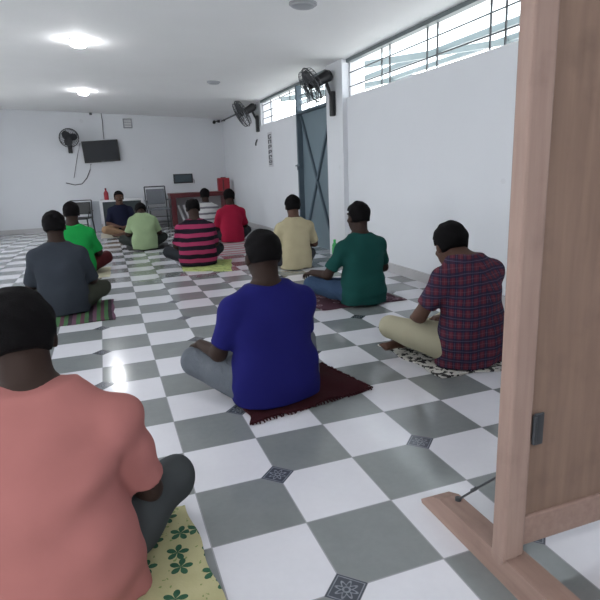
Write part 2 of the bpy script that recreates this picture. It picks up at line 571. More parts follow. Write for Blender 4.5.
G1 = 'lit round ceiling lamps'
lamp(-.30, 9.08, .085, True, 'lit round white ceiling lamp farther back, nearer the wall with the television', G1)
lamp(-.25, 5.46, .085, True, 'lit round white ceiling lamp nearer the viewer, above the left row of men', G1)
for (x, y) in ((-.25, 1.8), (-.25, -1.9), (-2.6, 5.4), (-2.6, 1.8), (-2.6, -1.9), (1.5, -1.9)):  # extra lamps out of view, added to raise the room's brightness
    lamp(x, y, .085, True, 'unseen round white ceiling lamp overhead, added to brighten the hall', G1)
G2 = 'unlit round ceiling lamps'
lamp(1.55, 3.42, .10, False, 'larger grey unlit round ceiling fixture nearest the viewer', G2)
lamp(1.57, 7.37, .085, False, 'smaller grey unlit round ceiling fixture halfway to the back wall', G2)


# ------------------------------------------------------------------ implicit surfaces for people
class Field:
    def __init__(s, lo, hi, h):
        s.lo = np.array(lo, float); s.h = h
        s.n = np.ceil((np.array(hi) - s.lo) / h).astype(int) + 1
        s.ax = [(s.lo[i] + h * np.arange(s.n[i])).astype(np.float32) for i in range(3)]
        s.v = np.full(tuple(s.n), 0.3, np.float32)

    def sl(s, lo, hi, m=0.07):
        r = []
        for i in range(3):
            a = int(np.floor((lo[i] - m - s.lo[i]) / s.h)); b = int(np.ceil((hi[i] + m - s.lo[i]) / s.h)) + 1
            a = max(a, 0); b = min(b, s.n[i])
            if b <= a: return None, None
            r.append(slice(a, b))
        g = np.meshgrid(s.ax[0][r[0]], s.ax[1][r[1]], s.ax[2][r[2]], indexing='ij', sparse=True)
        return tuple(r), g

    def put(s, lo, hi, fn, k=0.02, m=0.07):
        r, g = s.sl(lo, hi, m)
        if r is None: return
        s.union(r, fn(*g), k)

    def union(s, r, f, k):
        a = s.v[r]
        hh = np.clip(0.5 + 0.5 * (a - f) / k, 0, 1)
        s.v[r] = f * hh + a * (1 - hh) - k * hh * (1 - hh)

    def cone(s, a, b, ra, rb, k=0.02, cap=None, capa=False):
        a = np.array(a, float); b = np.array(b, float); R = max(ra, rb)
        d = b - a; dd = float(d @ d); ln = math.sqrt(dd)

        def fn(X, Y, Z):
            px, py, pz = X - a[0], Y - a[1], Z - a[2]
            t = (px * d[0] + py * d[1] + pz * d[2]) / dd
            tc = np.clip(t, 0, 1)
            f = np.sqrt((px - tc * d[0]) ** 2 + (py - tc * d[1]) ** 2 + (pz - tc * d[2]) ** 2) - (ra + (rb - ra) * tc)
            if cap: f = np.maximum(f, (t - 1) * ln)
            if capa: f = np.maximum(f, -t * ln)
            return f
        s.put(np.minimum(a, b) - R, np.maximum(a, b) + R, fn, k)

    def ell(s, c, r, k=0.02, R=None, T=None, sub=False):
        """ellipsoid; R, T: head frame (local->person)"""
        c = np.array(c, float); r = np.array(r, float); m = r.max()
        cw = (R @ c + T) if R is not None else c

        def fn(X, Y, Z):
            if R is not None:
                dx, dy, dz = X - cw[0], Y - cw[1], Z - cw[2]
                x = R[0, 0] * dx + R[1, 0] * dy + R[2, 0] * dz
                y = R[0, 1] * dx + R[1, 1] * dy + R[2, 1] * dz
                z = R[0, 2] * dx + R[1, 2] * dy + R[2, 2] * dz
            else:
                x, y, z = X - c[0], Y - c[1], Z - c[2]
            k0 = np.sqrt((x / r[0]) ** 2 + (y / r[1]) ** 2 + (z / r[2]) ** 2)
            k1 = np.sqrt((x / r[0] ** 2) ** 2 + (y / r[1] ** 2) ** 2 + (z / r[2] ** 2) ** 2) + 1e-6
            return k0 * (k0 - 1) / k1
        if sub:
            rr, g = s.sl(cw - m, cw + m, .03)
            if rr is None: return
            f = -fn(*g); a = s.v[rr]
            hh = np.clip(0.5 - 0.5 * (a - f) / k, 0, 1)
            s.v[rr] = f * hh + a * (1 - hh) + k * hh * (1 - hh)
        else:
            s.put(cw - m, cw + m, fn, k)

    def loft(s, st, off=0.0, k=0.02, zmin=None, zmax=None, p=2.3, scale=1.0):
        """stations (z, cx, cy, a, b)"""
        st = np.array(st, float)
        zz = np.linspace(st[0, 0], st[-1, 0], 120)
        cols = []
        for j in range(1, 5):
            cc = np.interp(zz, st[:, 0], st[:, j])
            kern = np.ones(9) / 9
            cc = np.convolve(np.pad(cc, 4, mode='edge'), kern, 'valid'); cols.append(cc)
        a_ = cols[2] + off; b_ = cols[3] + off
        z0 = st[0, 0] if zmin is None else zmin; z1 = st[-1, 0] if zmax is None else zmax
        A = a_.max(); lo = (cols[0].min() - A, cols[1].min() - b_.max(), z0); hi = (cols[0].max() + A, cols[1].max() + b_.max(), z1)

        def fn(X, Y, Z):
            zf = Z
            cx = np.interp(zf, zz, cols[0]).astype(np.float32); cy = np.interp(zf, zz, cols[1]).astype(np.float32)
            aa = np.interp(zf, zz, a_).astype(np.float32); bb = np.interp(zf, zz, b_).astype(np.float32)
            q = (np.abs((X - cx) / aa) ** p + np.abs((Y - cy) / bb) ** p) ** (1 / p)
            f = (q - 1) * np.minimum(aa, bb)
            return np.maximum(f, np.maximum(z0 - Z, Z - z1))
        s.put(lo, hi, fn, k)

    def wrinkle(s, amp, seed, fx=1.0):
        rs = np.random.RandomState(seed)
        X, Y, Z = np.meshgrid(*s.ax, indexing='ij', sparse=True)
        w = 0
        for i in range(6):
            d = rs.normal(size=3); d /= np.linalg.norm(d); d[2] *= 1.3
            fr = rs.uniform(18, 46) * fx
            ph = rs.uniform(0, 6.28)
            wx = 0.6 * np.sin(9 * X + rs.uniform(0, 6)) + 0.6 * np.sin(8 * Z + rs.uniform(0, 6)) + 0.5 * np.sin(10 * Y + rs.uniform(0, 6))
            w = w + np.sin(fr * (d[0] * X + d[1] * Y + d[2] * Z) + ph + 1.6 * wx)
        s.v += (amp * w / 2.2).astype(np.float32)

    def keep(s, fn):
        X, Y, Z = np.meshgrid(*s.ax, indexing='ij', sparse=True)
        s.v = np.maximum(s.v, fn(X, Y, Z)).astype(np.float32)

    def mesh(s):
        v = s.v
        v[0], v[-1] = 0.3, 0.3; v[:, 0], v[:, -1] = 0.3, 0.3; v[:, :, 0], v[:, :, -1] = 0.3, 0.3
        ins = v < 0
        nx, ny, nz = v.shape
        cnt = np.zeros((nx - 1, ny - 1, nz - 1), np.int8)
        for dx in (0, 1):
            for dy in (0, 1):
                for dz in (0, 1):
                    cnt += ins[dx:nx - 1 + dx, dy:ny - 1 + dy, dz:nz - 1 + dz]
        act = (cnt > 0) & (cnt < 8)
        ci = np.argwhere(act)
        idx = np.full(act.shape, -1, np.int32); idx[act] = np.arange(len(ci))
        pos = np.zeros((len(ci), 3)); num = np.zeros(len(ci))
        offs = [(a, b, c) for a in (0, 1) for b in (0, 1) for c in (0, 1)]
        for o in offs:
            for axx in range(3):
                if o[axx]: continue
                o2 = list(o); o2[axx] = 1
                va = v[ci[:, 0] + o[0], ci[:, 1] + o[1], ci[:, 2] + o[2]]
                vb = v[ci[:, 0] + o2[0], ci[:, 1] + o2[1], ci[:, 2] + o2[2]]
                mk = (va < 0) != (vb < 0)
                t = np.where(mk, va / np.where(mk, va - vb, 1), 0)
                pp = np.tile(np.array(o, float), (len(ci), 1)); pp[:, axx] += t
                pos += pp * mk[:, None]; num += mk
        P = s.lo + s.h * (ci + pos / num[:, None])
        F = []
        for axx in range(3):
            b, c = (axx + 1) % 3, (axx + 2) % 3
            sa = [slice(None)] * 3; sb = [slice(None)] * 3
            sa[axx] = slice(0, -1); sb[axx] = slice(1, None)
            A = ins[tuple(sa)]; B = ins[tuple(sb)]
            e = np.argwhere(A != B)
            e = e[(e[:, b] > 0) & (e[:, c] > 0) & (e[:, b] < v.shape[b] - 1) & (e[:, c] < v.shape[c] - 1)]
            if not len(e): continue
            fl = A[e[:, 0], e[:, 1], e[:, 2]]
            qd = []
            for ob, oc in ((-1, -1), (0, -1), (0, 0), (-1, 0)):
                q = e.copy(); q[:, b] += ob; q[:, c] += oc
                qd.append(idx[q[:, 0], q[:, 1], q[:, 2]])
            qd = np.stack(qd, 1)
            qd[~fl] = qd[~fl][:, ::-1]
            F.append(qd)
        return P, np.concatenate(F)

    def build(s, name, m, parent=None, post=None):
        P, F = s.mesh()
        if post is not None: P = post(P)
        me = bpy.data.meshes.new(name)
        me.from_pydata([], [], [])
        me.vertices.add(len(P)); me.vertices.foreach_set('co', P.astype(np.float32).ravel())
        me.loops.add(F.size); me.loops.foreach_set('vertex_index', F.astype(np.int32).ravel())
        me.polygons.add(len(F)); me.polygons.foreach_set('loop_start', np.arange(0, F.size, 4, dtype=np.int32))
        me.polygons.foreach_set('loop_total', np.full(len(F), 4, np.int32))
        me.polygons.foreach_set('use_smooth', np.ones(len(F), bool))
        me.update(); me.validate()
        me.materials.append(m)
        o = bpy.data.objects.new(name, me); COL.objects.link(o)
        if parent: o.parent = parent
        return o


def rotm(pitch, yaw, roll):
    return np.array(Euler((pitch, roll, yaw), 'XYZ').to_matrix())


SKIN_D = mat('dark_brown_skin', (0.032, 0.019, 0.015), 0.65, 0.12, 14, 0.15)
SKIN_M = mat('brown_skin', (0.085, 0.044, 0.031), 0.6, 0.12, 14, 0.2)
SKIN_L = mat('tan_skin', (0.30, 0.165, 0.11), 0.55, 0.1, 14, 0.35)
HAIR = mat('black_hair', (0.005, 0.0045, 0.005), 0.85, 0.3, 60, 0.08, 0, 0.6, 220)
EYE_W = mat('eye_white', (0.30, 0.27, 0.25), 0.4, 0.02)


def person(label, loc, yaw=0, scale=1.0, h=0.012, skin=SKIN_D, shirt=None, trousers=None, arms='knees', arms_l=None, arms_r=None,
           lean=0.03, hunch=0.02, side=0.0, head=(0.0, 0.0, 0.0), head_off=(0, 0, 0), hip=.112, hx=.105, flare=.014, kr=.078, swap=False, moustache=False, width=1.0, shoulder=0.178, belly=0.0, sleeve=0.9,
           wr=0.0035, seed=1, knee=(0.33, 0.31, 0.155), collar=False, bald=False, torso_h=1.0, hairt=0.012, shorts=False, hem=0.006, fingers=True, hs=1.06, nape_z=-.035):
    """a man sitting cross-legged, facing local +y, hips over the origin"""
    Zs = lambda z: z * torso_h if z > .1 else z

    def cyo(z):
        t = max(0, (z - .1) / .5)
        return lean * t ** 1.2 - hunch * math.sin(min(1, t) * PI)
    cxo = lambda z: side * max(0, (z - .1) / .5)

    def pt(x, y, z):
        zz = Zs(z); return np.array([x + cxo(z), y + cyo(z), zz])
    base = [(.0, .168, .125), (.10, .180, .132), (.20, .170, .118 + belly * .6), (.30, .164, .112 + belly), (.40, .172, .114 + belly * .4), (.47, .168, .104),
            (.52, .145, .088), (.56, .112, .072), (.615, .068, .060)]
    st = [(Zs(z), cxo(z), cyo(z), a * width, b) for z, a, b in base]
    shd = {s_: pt(s_ * shoulder, 0.0, .503) for s_ in (-1, 1)}
    # arms
    AR = {}
    for s_, spec in ((-1, arms_l or arms), (1, arms_r or arms)):
        sh = shd[s_]
        kx, ky, kz = knee
        if spec == 'knees':
            el = np.array([s_ * .275 + cxo(.3), .07 + cyo(.3), .275]); wrp = np.array([s_ * (kx - .02), ky - .05, kz + .105]); hd = np.array([s_ * .02, 1.0, -.35])
        elif spec == 'lap':
            el = np.array([s_ * .255 + cxo(.3), .09 + cyo(.3), .255]); wrp = np.array([s_ * .085, .28, .20]); hd = np.array([-s_ * .9, .55, -.12])
        elif spec == 'far':
            el = np.array([s_ * .30 + cxo(.3), .10 + cyo(.3), .27]); wrp = np.array([s_ * (kx - .01), ky + .02, kz + .105]); hd = np.array([s_ * .1, 1.0, -.3])
        else:
            el, wrp, hd = [np.array(q, float) for q in spec]
        AR[s_] = (sh, el, wrp, hd / np.linalg.norm(hd))
    lo, hi = (-.50, -.30, -.03), (.50, .66, 1.02 * max(1, torso_h))
    B = Field(lo, hi, h)
    B.loft(st, -.008, .03)
    for s_ in (-1, 1):
        sh, el, wp, hd = AR[s_]
        B.cone(pt(s_ * .05, 0, .56), sh, .043, .050, .05)
        B.cone(sh, el, .050, .040, .03); B.cone(el, wp, .041, .027, .02)
        # hand: palm + five bent fingers
        sd = np.cross(hd, [0, 0, 1.0]); sd /= np.linalg.norm(sd); nrm = np.cross(sd, hd)
        pc = wp + hd * .05
        for q in (-.022, -.008, .008, .022):
            B.cone(wp + hd * .012 + sd * q * .7, wp + hd * .085 + sd * q, .015, .0125, .012)
        if fingers:
            for q, ln in zip((-.030, -.010, .010, .030), (.062, .074, .07, .054) if s_ > 0 else (.054, .07, .074, .062)):
                a0 = wp + hd * .082 + sd * q
                a1 = a0 + (hd * .85 + sd * q * 1.5 - nrm * .45) * ln * .5
                a2 = a1 + (hd * .45 - nrm * .85) * ln * .5
                B.cone(a0, a1, .0095, .0088, .004); B.cone(a1, a2, .0088, .0072, .004)
            th = -sd * s_   # thumb on the inner side
            t0 = wp + hd * .03 + th * .022
            t1 = t0 + (hd * .6 + th * .75) * .036; t2 = t1 + (hd * .95 + th * .1 - nrm * .2) * .032
            B.cone(t0, t1, .013, .0105, .008); B.cone(t1, t2, .0105, .008, .004)
        # leg core
        k_ = np.array([s_ * knee[0], knee[1], knee[2]])
        hp = np.array([s_ * .095, .02, .10])
        ay = .40 if (s_ < 0) != swap else .29
        an = np.array([-s_ * (.16 if swap and s_ > 0 else .05), ay, .052])
        B.cone(hp, k_, .080, .058, .03); B.cone(k_, an, .052, .034, .02)
        toe = an + np.array([-s_ * .150, .0, -.008]); heel = an + np.array([s_ * .02, -.01, -.012])
        B.cone(heel, an + np.array([-s_ * .02, .0, -.005]), .030, .034, .02); B.cone(an, toe, .033, .026, .02)
        for j in range(5):
            fo = np.array([0, (.026 - .013 * j), .012 - .004 * j])
            B.cone(toe + fo, toe + fo + np.array([-s_ * (.034 - .004 * j), 0, 0]), .0095, .008, .006)
    # head
    R = rotm(*head)
    nb = pt(0, -.005, .60)
    HT = nb + np.array([0, .035 + .12 * math.sin(-head[0]) * .6, .146]) + np.array(head_off)
    hl = lambda p: R @ (np.array(p, float) * hs) + HT
    B.cone(nb - np.array([0, 0, .03]), hl((0, -.022, -.03)), .066, .066, .03)
    HD = lambda c, r, k=.015, sub=False: B.ell(np.array(c) * hs, np.array(r) * hs, k, R, HT, sub)
    HD((0, -.012, .03), (.076, .097, .088), .02); HD((0, .032, -.045), (.058, .062, .072), .03); HD((0, .066, -.098), (.024, .02, .02), .02)
    HD((0, .098, -.018), (.014, .018, .014), .012); HD((0, .094, .004), (.009, .012, .026), .01)
    for s_ in (-1, 1):
        HD((s_ * .030, .083, .026), (.024, .012, .009), .012); HD((s_ * .040, .066, -.028), (.02, .018, .016), .015)
        HD((s_ * .078, -.006, -.012), (.010, .020, .031), .006)
        HD((s_ * .032, .094, .007), (.016, .012, .009), .006, True)
    HD((0, .088, -.058), (.023, .012, .0055), .004); HD((0, .086, -.069), (.019, .012, .006), .004)
    body = B.build('person', skin)
    body.location = loc; body.rotation_euler = (0, 0, yaw); body.scale = (scale,) * 3
    tag(body, label, 'person', 'men sitting cross-legged on the floor')
    # hair
    Hf = Field(HT - .16, HT + .18, min(h, .010))
    Hf.ell((0, -.014 * hs, .032 * hs), (.078 * hs + hairt, .099 * hs + hairt, .090 * hs + hairt), .01, R, HT)
    Hf.ell((0, -.050 * hs, -.026 * hs), (.062 * hs, .053 * hs, .050 * hs), .03, R, HT)
    n_ = R @ np.array([0, -.70, .71]); c_ = HT + R @ np.array([0, .04, -.012])
    side_n = R @ np.array([0, -1.0, 0.12]); sc = HT + R @ np.array([0, .012, 0])
    up = R @ np.array([0, -.35, .93]); uc = HT + R @ np.array([0, .085, .068])

    def hk(X, Y, Z):
        f = lambda n, c: -((X - c[0]) * n[0] + (Y - c[1]) * n[1] + (Z - c[2]) * n[2])
        nape = f(R @ np.array([0, .25, .97]), HT + R @ np.array([0, -.07, nape_z]))
        return np.maximum(np.minimum(f(side_n, sc), f(up, uc)), nape)
    Hf.keep(hk)
    for s_ in (-1, 1): Hf.ell((s_ * .092, .0, -.020), (.022, .026, .036), .006, R, HT, True)
    if bald: Hf.ell((0, -.055, .140), (.062, .085, .062), .01, R, HT, True)
    Hf.wrinkle(.0022, seed + 50, 3.0)
    Hf.build('hair', HAIR, body)
    for s_ in (-1, 1):
        e = MB(); bmesh.ops.create_uvsphere(e.bm, u_segments=10, v_segments=8, radius=.0125)
        eo = e.build('eye', EYE_W, body, tuple(hl((s_ * .032, .077, .007))), smooth=3)
        eo.data.materials.append(HAIR)
        fw = R @ np.array([0, 1.0, -.1])
        for p in eo.data.polygons:
            if np.array(p.normal) @ fw > .72: p.material_index = 1
    if moustache:
        mo = MB()
        mo.tube([tuple(hl((x, .094 - 9 * x * x, -.047 - 8 * x * x))) for x in (-.03, -.018, -.006, .006, .018, .03)], .007, 8)
        mo.build('moustache', HAIR, body, smooth=3)
    # trousers
    Tf = Field((-.5, -.3, -.03), (.5, .62, .40), h)
    Tf.loft([(.0, 0, .0, .16 * width, .122), (.10, 0, 0, .178 * width, .132), (.22, 0, 0, .165 * width, .118)], .004, .03)
    for s_ in (-1, 1):
        k_ = np.array([s_ * knee[0], knee[1], knee[2]]); hp = np.array([s_ * hx, .02, .112]); ay = .40 if (s_ < 0) != swap else .29
        an = np.array([-s_ * (.16 if swap and s_ > 0 else .05), ay, .055])
        Tf.cone(hp, k_, hip, kr, .03)
        if shorts: Tf.cone(k_, k_ + (an - k_) * .05, .075, .074, .02, cap=True)
        else: Tf.cone(k_, k_ + (an - k_) * .86, .072, .052, .015, cap=True)
    if wr: Tf.wrinkle(wr * 1.1, seed + 9)
    Tf.keep(lambda X, Y, Z: .004 - Z + 0 * X + 0 * Y)
    Tf.build('trousers', trousers, body)
    # shirt
    Sf = Field((-.46, -.30, -.02), (.46, .40, .72 * torso_h), h)
    fl = [(Zs(z), cxo(z), cyo(z), (a + (flare if z < .25 else .004)) * width, b + (.018 if z < .25 else .004)) for z, a, b in base if z < .62]
    Sf.loft(fl, .014, .03, zmin=hem, zmax=Zs(.604))
    for s_ in (-1, 1):
        sh, el, wp, hd = AR[s_]
        Sf.cone(pt(s_ * .05, 0, .550), sh, .064, .062, .06)
        end = sh + (el - sh) * sleeve
        Sf.cone(sh, end, .061, .061, .035, cap=True)
    if wr: Sf.wrinkle(wr, seed)
    so = Sf.build('shirt', shirt, body)
    if collar:
        ring = MB(); c0 = pt(0, -.004, .592)
        pts = []
        for i in range(25):
            a = PI / 2 + .25 + i / 24 * (2 * PI - .5)
            pts.append((c0[0] + .066 * math.cos(a), c0[1] + .064 * math.sin(a) + .0, c0[2] + .012 + .006 * -math.sin(a)))
        ring.tube(pts, .014, 8)
        ring.build('collar', shirt, so, smooth=3)
    return body


# ------------------------------------------------------------------ mats on the floor
def floor_cloth(name, label, cat, corners, m, z=0.006, th=0.006, rumple=0.004, fringe=None, n=28, seed=0, edge=0.006):
    """rectangular cloth: bilinear grid between four floor corners, softly rumpled, with thickness"""
    rs = np.random.RandomState(seed)
    A, B, C_, D_ = [np.array(c, float) for c in corners]
    cen = (A + B + C_ + D_) / 4
    ph = rs.uniform(0, 6.28, 8)
    bm = bmesh.new(); top = []; bot = []
    for i in range(n + 1):
        rt, rb = [], []
        for j in range(n + 1):
            u, v = i / n, j / n
            p = (1 - u) * (1 - v) * A + u * (1 - v) * B + u * v * C_ + (1 - u) * v * D_ - cen
            w = math.sin(9 * p[0] + 5 * p[1] + ph[0]) * math.sin(7 * p[1] - 4 * p[0] + ph[1]) + .5 * math.sin(23 * p[0] + ph[2]) * math.sin(19 * p[1] + ph[3])
            ed = min(u, v, 1 - u, 1 - v)
            p = p + edge * np.array([math.sin(14 * v + ph[4]), math.sin(13 * u + ph[5])]) * (1 if ed < .2 else .5)
            zz = max(0, rumple * (w + .8))
            rt.append(bm.verts.new((p[0], p[1], th + zz))); rb.append(bm.verts.new((p[0], p[1], zz * .5)))
        top.append(rt); bot.append(rb)
    for i in range(n):
        for j in range(n):
            bm.faces.new((top[i][j], top[i + 1][j], top[i + 1][j + 1], top[i][j + 1]))
            bm.faces.new((bot[i][j], bot[i][j + 1], bot[i + 1][j + 1], bot[i + 1][j]))
    for i in range(n):
        for (r0, r1) in (((i, 0), (i + 1, 0)), ((i + 1, n), (i, n)), ((0, i + 1), (0, i)), ((n, i), (n, i + 1))):
            bm.faces.new((top[r0[0]][r0[1]], bot[r0[0]][r0[1]], bot[r1[0]][r1[1]], top[r1[0]][r1[1]]))
    mb = MB(); mb.bm.free(); mb.bm = bm
    o = mb.build(name, m, None, (cen[0], cen[1], 0.0005), smooth=math.radians(60))
    tag(o, label, cat, 'cloths and mats laid on the tiles')
    if fringe:
        fb = MB()
        for (P, Q) in fringe:
            P = np.array(P) - cen; Q = np.array(Q) - cen
            ln = np.linalg.norm(Q - P); k = int(ln / .018)
            nn = np.array([(Q - P)[1], -(Q - P)[0]]) / ln
            for i in range(k):
                a = P + (Q - P) * (i + .5) / k; b = a + nn * rs.uniform(.008, .02) + (Q - P) / ln * rs.uniform(-.008, .008)
                fb.tube([(a[0] - nn[0] * .008, a[1] - nn[1] * .008, .008), ((a[0] + b[0]) / 2, (a[1] + b[1]) / 2, .010), (b[0], b[1], .004)], .0045, 5)
        fb.build('fringe', m, o, smooth=3)
    return o


M_MAROON = mat('maroon_shawl', (0.036, 0.008, 0.011), 0.95, 0.25, 20, 0.1, 0, 0.5, 120)
floor_cloth('floor_cloth', 'crumpled maroon fringed cloth under the man in the royal blue T-shirt', 'cloth',
            [(.33, 1.085), (1.03, 1.23), (.93, 1.70), (.38, 1.60)], M_MAROON, rumple=.010, seed=3, edge=.012,
            fringe=[((.33, 1.085), (1.03, 1.23)), ((1.03, 1.23), (.93, 1.70))])
floor_cloth('floor_mat', 'yellow mat printed with green clover leaves under the man in the salmon shirt', 'mat',
            [(-.85, -.35), (.0, -.05), (-.045, .56), (-.85, .62)], mat_clover(), seed=4, rumple=.003)
floor_cloth('floor_mat', 'white and black speckled mat under the man in the plaid shirt', 'mat',
            [(1.45, 1.20), (2.12, 1.12), (2.10, 1.84), (1.41, 1.86)], mat_speckle('black_white_print', (0.55, 0.54, 0.50), (0.035, 0.035, 0.035), 34, .52), seed=5, rumple=.005, edge=.012)
floor_cloth('floor_mat', 'purple and black medallion mat under the man in the dark green T-shirt', 'mat',
            [(1.41, 2.86), (2.22, 2.86), (2.16, 3.45), (1.38, 3.42)], mat_medallion('purple_medallion_print', (0.075, 0.035, 0.05), (0.24, 0.17, 0.20), 13), seed=6)
floor_cloth('floor_mat', 'green and purple striped mat under the man in the grey shirt', 'mat',
            [(-1.0, 3.42), (-.215, 3.42), (-.215, 4.22), (-1.0, 4.22)], mat_bands('green_purple_stripes', [(0.05, 0.15, 0.055), (0.03, 0.018, 0.03), (0.13, 0.06, 0.10), (0.05, 0.15, 0.055), (0.10, 0.035, 0.06)], .16, 0), seed=7)
floor_cloth('floor_mat', 'lime yellow mat under the man in the pink and black striped shirt', 'mat',
            [(.62, 5.42), (1.16, 5.12), (1.36, 6.0), (.70, 6.15)], mat_speckle('lime_print', (0.38, 0.44, 0.16), (0.24, 0.31, 0.11), 14, .55), seed=8)
floor_cloth('floor_mat', 'pale mat with thin pink stripes under the man in the red polo shirt', 'mat',
            [(1.22, 6.45), (1.86, 6.35), (2.16, 8.05), (1.5, 8.1)], mat_bands('pink_stripes', [(0.48, 0.45, 0.46), (0.48, 0.45, 0.46), (0.42, 0.15, 0.20), (0.48, 0.45, 0.46), (0.40, 0.2, 0.22)], .5, 1), seed=9)
floor_cloth('floor_mat', 'beige mat under the man in the bright green shirt', 'mat',
            [(-1.0, 5.5), (-.22, 5.55), (-.2, 6.3), (-1.0, 6.3)], mat('beige_mat', (0.42, 0.39, 0.28), .9, .15, 20), seed=10)
floor_cloth('floor_mat', 'black mat under the man in the pale green shirt', 'mat',
            [(.10, 7.85), (.74, 7.78), (.78, 8.5), (.08, 8.5)], mat('black_mat', (0.02, 0.022, 0.022), .9, .2, 20), seed=11)
floor_cloth('floor_mat', 'small pale beige mat under the man facing the others', 'mat',
            [(-.32, 10.05), (.50, 10.05), (.50, 11.0), (-.32, 11.0)], mat('pale_beige_mat', (0.45, 0.42, 0.34), .9, .15, 20), seed=12)

# ------------------------------------------------------------------ people
person('man in a royal blue T-shirt and grey jeans, on a maroon cloth, back turned', (.535, 1.34, .012), yaw=.14, h=.0075, skin=SKIN_D,
       shirt=cloth('royal_blue_jersey', (0.011, 0.011, 0.105)), trousers=jeans_mat('faded_grey_denim', (0.05, 0.058, 0.073), (0.15, 0.165, 0.185)),
       arms='knees', width=1.17, shoulder=.196, lean=.03, side=-.01, scale=.98, seed=2, sleeve=.80, knee=(.33, .31, .170), hip=.135, hx=.125, kr=.084, flare=.022, arms_r=((.235, .12, .26), (.20, .30, .25), (-.3, 1, -.3)),
       nape_z=-.02, hs=1.08, hairt=.007, wr=.0025)
person('man in a maroon and navy plaid shirt and khaki trousers, at the right', (1.735, 1.34, .012), yaw=.18, h=.0085, skin=SKIN_M,
       shirt=plaid_mat(), trousers=cloth('khaki_twill', (0.33, 0.31, 0.225)), arms=None, width=1.14, shoulder=.205, lean=.06, hunch=.03, seed=3, sleeve=.72, torso_h=1.05,
       arms_l=((-.29, .12, .305), (-.17, .30, .235), (.8, .55, -.2)), arms_r=((.275, .10, .26), (.10, .28, .20), (-.9, .5, -.1)),
       collar=True, head=(-.35, -.25, 0), head_off=(-.035, .03, -.085), hairt=.015, knee=(.30, .36, .18), hip=.120, swap=True, scale=.98)
person('man in a dark green T-shirt and blue jeans, on a purple mat', (1.825, 2.93, .012), yaw=.15, h=.010, skin=SKIN_D,
       shirt=cloth('dark_green_jersey', (0.008, 0.052, 0.046)), trousers=jeans_mat('blue_denim', (0.016, 0.032, 0.07), (0.045, 0.08, 0.14)),
       arms='far', width=1.06, shoulder=.183, lean=.03, seed=4, sleeve=.78, scale=.98)
person('man in a salmon pink T-shirt and dark grey trousers, nearest the viewer at lower left', (-.44, .25, .012), yaw=-.05, h=.0075, skin=SKIN_D,
       shirt=cloth('salmon_jersey', (0.34, 0.135, 0.125)), trousers=cloth('dark_grey_twill', (0.045, 0.05, 0.053)), arms=None, width=1.10, shoulder=.208, lean=.09, hunch=.03,
       arms_l=((-.25, .13, .23), (-.10, .30, .18), (.9, .55, -.12)), arms_r=((.265, .13, .215), (.12, .30, .185), (-.9, .55, -.12)),
       seed=5, sleeve=.80, wr=.0052, belly=.02, head=(-.2, .2, 0), head_off=(-.02, .02, -.02), knee=(.335, .29, .135), hip=.122, flare=.030)
person('man in a cream shirt by the steel door, back turned', (1.91, 4.90, .004), h=.013, skin=SKIN_M, shirt=cloth('cream_cotton', (0.42, 0.37, 0.24)),
       trousers=cloth('black_twill', (0.02, 0.021, 0.026)), arms='knees', seed=6, collar=True, lean=.02, head=(0, -.1, 0), hairt=.015, width=.95, scale=.98, knee=(.30, .31, .12))
person('balding man in a pink and black striped polo shirt, back turned', (.875, 5.75, .012), h=.012, skin=SKIN_D,
       shirt=stripes_mat('pink_black_stripes', (0.30, 0.035, 0.095), (0.012, 0.010, 0.016), .105, .48, 1.01, .35), trousers=cloth('charcoal_twill', (0.022, 0.025, 0.03)),
       arms='lap', width=1.22, shoulder=.182, belly=.03, seed=7, bald=True, hairt=.009, lean=.08, hunch=.03, head=(-.35, 0, 0), torso_h=.94)
person('man in a red polo shirt, sitting before the low table', (1.80, 7.82, .012), h=.014, skin=SKIN_D, shirt=cloth('red_pique', (0.29, 0.013, 0.04)),
       trousers=cloth('black_cotton', (0.015, 0.016, 0.02)), arms='lap', seed=8, collar=True, lean=.02, fingers=False, width=.97, head=(-.2, 0, 0))
person('man in a white T-shirt with thin grey stripes, farthest back on the right', (1.66, 9.35, .004), h=.016, skin=SKIN_D,
       shirt=stripes_mat('white_grey_stripes', (0.50, 0.50, 0.50), (0.15, 0.14, 0.16), .11, .66, 1.01), trousers=cloth('dark_twill', (0.03, 0.03, 0.035)),
       seed=9, lean=.02, fingers=False, arms='lap')
person('man in a pale green shirt bowing his head, back turned', (.36, 7.80, .012), h=.013, skin=SKIN_D, shirt=cloth('pale_green_cotton', (0.25, 0.33, 0.19)),
       trousers=cloth('black_green_twill', (0.022, 0.026, 0.024)), arms='lap', seed=10, lean=.14, hunch=.05, head=(-.75, 0, 0), head_off=(0, .04, -.10), fingers=False, width=1.02, shoulder=.165, scale=.97, torso_h=.94)
person('man in a navy shirt and tan trousers facing all the others', (.10, 10.3, .012), yaw=PI + .05, h=.013, skin=SKIN_M, shirt=cloth('navy_cotton', (0.010, 0.012, 0.028)),
       trousers=cloth('tan_twill', (0.26, 0.165, 0.10)), arms='lap', seed=11, lean=.02, moustache=True)
person('man in a bright green T-shirt at the left edge', (-.57, 5.78, .012), h=.013, skin=SKIN_D, shirt=cloth('bright_green_jersey', (0.010, 0.24, 0.050)),
       trousers=cloth('dark_maroon_twill', (0.06, 0.010, 0.012)), arms='lap', seed=12, lean=.05, fingers=False, shoulder=.17)
person('man in a dark grey shirt and olive trousers on a striped mat, left edge', (-.62, 3.86, .012), h=.012, skin=SKIN_D, shirt=cloth('slate_grey_cotton', (0.030, 0.036, 0.046)),
       trousers=cloth('dark_olive_twill', (0.040, 0.043, 0.032)), arms='lap', seed=13, lean=.08, width=1.05, sleeve=1.0, hunch=.03, hip=.13, knee=(.32, .31, .13))


